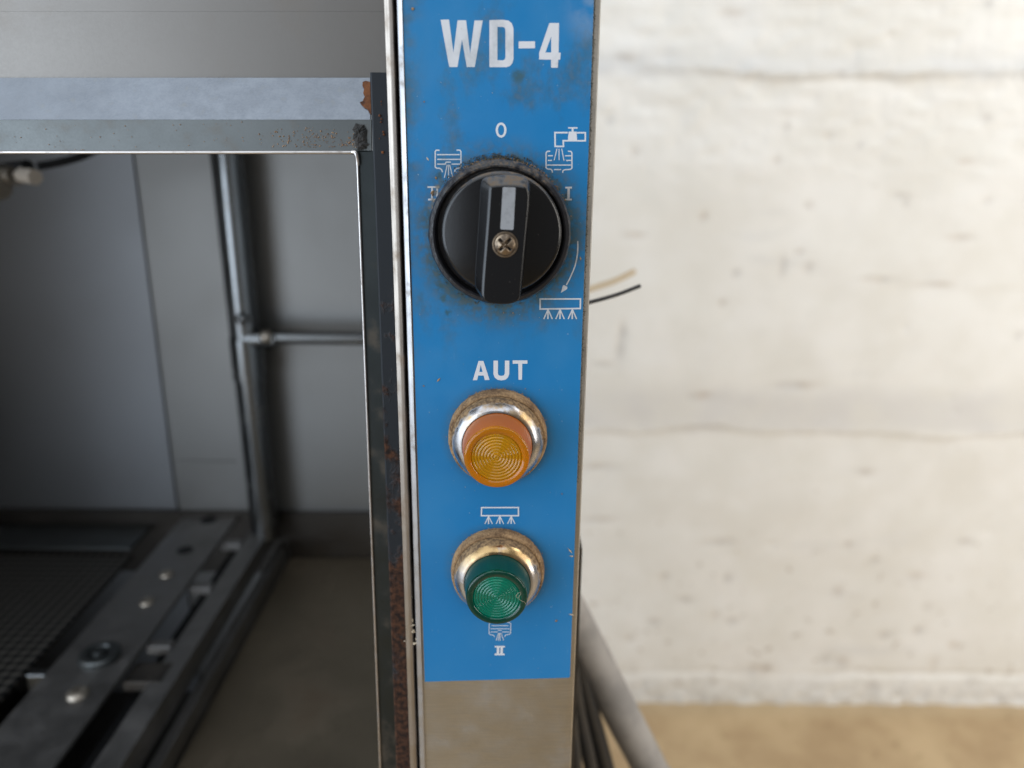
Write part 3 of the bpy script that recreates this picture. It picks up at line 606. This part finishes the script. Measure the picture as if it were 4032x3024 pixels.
# outer shell: side walls, roof, belly
box('side_wall', (XL - .01, .036, .55), (XL, BY + .02, ZT), MREAR, DW)
sx = at(1530, 1500, .03).x
box('side_wall', (sx, .036, .55), (sx + .004, BY + .02, ZT), MREAR, DW)
box('roof', (XL, .037, 1.55), (sx, BY + .02, 1.56), MREAR, DW)
box('tank_floor', (XL, .03, .66), (sx, BY + .02, .67), MDARK, DW)
box('front_skirt', (XL, .03, .20), (sx, .034, .76), MST, DW)
box('machine_base', (XL, .05, .0), (sx + .004, BY + .02, .20), MDARK, DW, bevel=.004)
box('lower_side', (sx + .0045, .051, .12), (at(2300, 2000, .05).x, .12, ZB + .5), MDARK, DW)
# rear wall in two sheets with the seam between
seam = line(528, 610, 703, 2010, BY); zlo = at(1000, 2172, BY).z
loft('rear_panel', [(lambda z: XL, BY), (off(seam, -.0018), BY), (off(seam, -.0018), BY + .004), (lambda z: XL, BY + .004)],   .665, 1.55, MREARB, DW)
loft('rear_panel', [(off(seam, .0018), BY - .002), (lambda z: sx, BY - .002), (lambda z: sx, BY + .004), (off(seam, .0018), BY + .004)],   .665, 1.55, MREAR, DW)
loft('seam_backing', [(off(seam, -.004), BY + .005), (off(seam, .004), BY + .005), (off(seam, .004), BY + .008), (off(seam, -.004), BY + .008)], .665, 1.55, MBLACK, DW)
zz = at(800, 1812, BY).z; xa, xb = at(710, 1812, BY).x, at(930, 1812, BY).x
box('fold_line', (xa, BY - .0045, zz - .0012), (xb, BY - .0015, zz + .0006), MREAR, DW)
# riser tube with cross tube and tee fitting
TY = BY - .030
t0 = P(893, 560, TY); t1 = P(1046, 2110, TY); tube('riser_tube', [t0 + (t0 - t1) * .35, t0, t1], .0138, MTUBE, DW, n=40)
tube('riser_shade', [P(838, 560, TY + .012) + Vector((-.001, 0, .12)), P(1000, 2060, TY + .012)], .0035, MBLACK, DW)  # black tube standing in for the shade along the riser's left side
h0 = P(1000, 1326, TY - .004); h1 = P(1440, 1332, TY - .004)
tube('cross_tube', [h0, h1 + (h1 - h0) * .3], .0066, MTUBE, DW, n=32)
J = P(968, 1332, TY - .005)
tj = (t1 - t0).normalized(); tube('tee_fitting', [t0 + (t1 - t0) * .455, t0 + (t1 - t0) * .455 + tj * .042], .0162, MTUBE, DW, n=32)
tube('tee_fitting', [J, J + Vector((.030, 0, 0))], .0095, MTUBE, DW, n=32)
def ball(name, c, r, mat, parent, fy=1):
    return lathe(name, c, [(0, -r * fy)] + [(r * math.sin(t), -r * fy * math.cos(t)) for t in np.linspace(.25, 2.9, 10)] + [(0, r * fy)], mat, parent, n=28, closed=False, auto=179)
ball('fitting_cap', P(1049, 1326, TY - .012), .0068, MRIVET, DW)
ball('fitting_cap', P(955, 1254, TY - .014), .0060, MTUBE, DW)
# upper wash arm end with its nozzles and the thin feed line
tube('wash_arm', [P(-140, 700, .34), P(20, 668, .33), P(110, 655, .32)], .0048, MBLACK, DW)
tube('nozzle', [P(84, 690, .315), P(110, 694, .31), P(140, 698, .305)], .0058, MBEIGE2, DW, n=6)
tube('nozzle', [P(20, 690, .325), P(62, 692, .32)], .0070, MRIVET, DW, n=16)
tube('nozzle', [P(-40, 720, .32), P(10, 748, .315)], .0080, MRIVET, DW, n=16)
tube('feed_line', [P(150, 655, .32), P(230, 640, .33), P(300, 622, .34), P(360, 598, .35), P(420, 560, .36)], .0030, MBLACK, DW)
# tank: dark skirting, left flange, perforated filter
ZR = at(800, 2016, BY).z
box('rear_ledge', (XL, BY - .010, zlo - .02), (sx, BY - .0025, ZR + .004), MDARK, DW)
fx = atz(605, 2062, ZR - .010).x
box('filter_flange', (XL, BY - .062, ZR - .014), (fx, BY - .012, ZR - .010), MFACE, DW, bevel=.001)
fxx = fx + .004
def filt():
    m = Mat('perforated_filter', (.05, .048, .046), .6, .3)
    n = m.t.nodes.new('ShaderNodeTexVoronoi'); m.put(n.inputs['Vector'], m.geo); n.inputs['Scale'].default_value = 110; n.inputs['Randomness'].default_value = 0
    f = m.rng(n.outputs['Distance'], .36, .52); m.set('Base Color', m.mix(f, (.006, .006, .006), (.13, .12, .105))); m.bump(f, .5, .001); return m.m
box('filter_plate', (XL, .05, ZR - .020), (fxx - .002, BY - .063, ZR - .017), filt(), DW)
box('lower_flange', (atz(1150, 2180, zlo).x, .04, zlo - .004), (sx, BY - .012, zlo), MTANK, DW)
# rack guide running back to front
def rail(name, u0, v0, u1, v1, Z, h, mat, uv2=None, bevel=.0008, y0=.04):
    """flat bar whose left and right rear corners project at (u0,v0) and (u1,v1) on height Z"""
    a, b = atz(u0, v0, Z), atz(u1, v1, Z); y1 = (a.y + b.y) / 2
    return box(name, (a.x, y0, Z - h), (b.x, y1, Z), mat, DW, bevel=bevel)
rail('rack_guide', 742, 2012, 952, 2012, ZR, .004, MRAIL)
rail('guide_lip', 1015, 2050, 1085, 2050, ZR - .006, .022, MRAIL)
rail('guide_bar', 1120, 2100, 1150, 2100, ZR - .030, .05, MRAIL)
rg = atz(952, 2012, ZR).x; lx = atz(1015, 2050, ZR - .006).x
box('guide_groove', (rg + .0002, .05, ZR - .030), (lx - .0002, BY - .02, ZR - .026), MBLACK, DW)
for u, v in ((875, 2140), (775, 2310), (628, 2540)):
    c = atz(u, v, ZR - .006); box('spacer', (rg + .0004, c.y - .005, ZR - .012), (lx - .0004, c.y + .005, ZR - .004), MRAIL, DW, bevel=.001)
def rivet_or_hole(u, v, r, hgt, mat=MRIVET):
    c = atz(u, v, ZR); vs, fs = [], []; prof = [(r, 0), (r * .96, hgt * .45), (r * .75, hgt * .8), (r * .4, hgt * .97), (0, hgt)]
    n = 20
    for rr, z in prof[:-1]:
        for i in range(n): a = 2 * math.pi * i / n; vs.append((c.x + rr * math.cos(a), c.y + rr * math.sin(a), ZR + z))
    vs.append((c.x, c.y, ZR + hgt))
    for j in range(len(prof) - 2):
        for i in range(n): k = (i + 1) % n; fs.append((j * n + i, j * n + k, (j + 1) * n + k, (j + 1) * n + i))
    q = (len(prof) - 2) * n
    for i in range(n): fs.append((q + i, q + (i + 1) % n, len(vs) - 1))
    return finish('rivet_or_hole', vs, fs, mat, DW, smooth=True)
rivet_or_hole(820, 2048, .0085, .0008, MBLACK); rivet_or_hole(728, 2166, .0080, .0008, MBLACK); rivet_or_hole(656, 2262, .0062, .0030); rivet_or_hole(578, 2372, .0062, .0030); rivet_or_hole(306, 2735, .0078, .0042)  # the black discs stand in for open holes, their darkness painted on
def washer(u, v):
    c = atz(u, v, ZR); vs, fs = [], []; n = 36; prof = [(.0155, .0), (.0155, .004), (.0140, .0055), (.0095, .0056), (.0085, .0035), (.0050, .0035), (.0045, .0075), (.0, .008)]
    for rr, z in prof[:-1]:
        for i in range(n): a = 2 * math.pi * i / n; vs.append((c.x + rr * math.cos(a), c.y + rr * math.sin(a), ZR + z))
    vs.append((c.x, c.y, ZR + .008))
    for j in range(len(prof) - 2):
        for i in range(n): k = (i + 1) % n; fs.append((j * n + i, j * n + k, (j + 1) * n + k, (j + 1) * n + i))
    q = (len(prof) - 2) * n
    for i in range(n): fs.append((q + i, q + (i + 1) % n, len(vs) - 1))
    return finish('clamp_screw', vs, fs, MFACE, DW, smooth=True, auto=35)
washer(395, 2590)
c = atz(180, 2680, ZR - .012); box('bracket', (c.x - .012, c.y - .004, ZR - .018), (c.x + .006, c.y + .004, ZR - .004), MTUBE, DW, bevel=.001)
c = atz(590, 2640, ZR - .004); box('bracket', (rg + .0005, c.y - .012, ZR - .014), (rg + .030, c.y + .012, ZR - .0055), MDARK, DW, bevel=.001)

# ------------------------------------------------------------------ hose, cables and loose wires behind the column
def T(o, l, c, g=None): return tag(o, l, c, g)
hp = [(2130, 2060, .17), (2165, 2270, .19), (2245, 2420, .205), (2345, 2610, .215), (2452, 2820, .22), (2558, 3024, .225), (2660, 3260, .23)]
T(tube('hose', [at(*p) for p in hp] + [Vector((at(2700, 3400, .24).x, .26, .55)), Vector((at(2700, 3400, .24).x + .01, .30, .02))], .0138, MHOSE, n=36, ribs=.006, res=60), 'thick grey ribbed hose sweeping down behind the control column', 'hose')
cb = 'black cables hanging behind the column'
def down(p): return [Vector((p.x + .006, p.y + .02, .6)), Vector((p.x + .01, p.y + .04, .02))]
k = [at(2225, 2380, .20), at(2262, 2560, .205), at(2318, 2780, .21), at(2385, 3024, .215), at(2440, 3250, .22)]; T(tube('cable', k + down(k[-1]), .0068, MCABLE, n=24), 'black cable nearest the grey hose, thickest of the bundle', 'cable', cb)
k = [at(2215, 2440, .17), at(2245, 2620, .175), at(2280, 2820, .18), at(2325, 3024, .18), at(2360, 3220, .19)]; T(tube('cable', k + down(k[-1]), .0050, MCABLE, n=24), 'black cable in the middle of the bundle beside the steel column', 'cable', cb)
k = [at(2205, 2500, .14), at(2228, 2700, .145), at(2250, 2860, .15), at(2268, 3024, .15), at(2285, 3200, .16)]; T(tube('cable', k + down(k[-1]), .0042, MCABLE, n=24), 'black cable tightest against the steel column edge', 'cable', cb)
T(tube('wire', [at(2180, 1225, .10), at(2323, 1190, .105), at(2430, 1160, .11), at(2520, 1126, .115)], .0010, MCABLE, n=12), 'thin black wire end sticking out right of the knob', 'wire')
T(tube('wire', [at(2160, 1186, .52), at(2326, 1137, .53), at(2420, 1106, .535), at(2500, 1068, .54)], .0027, MBEIGE, n=12), 'short beige wire end above the black wire', 'wire')
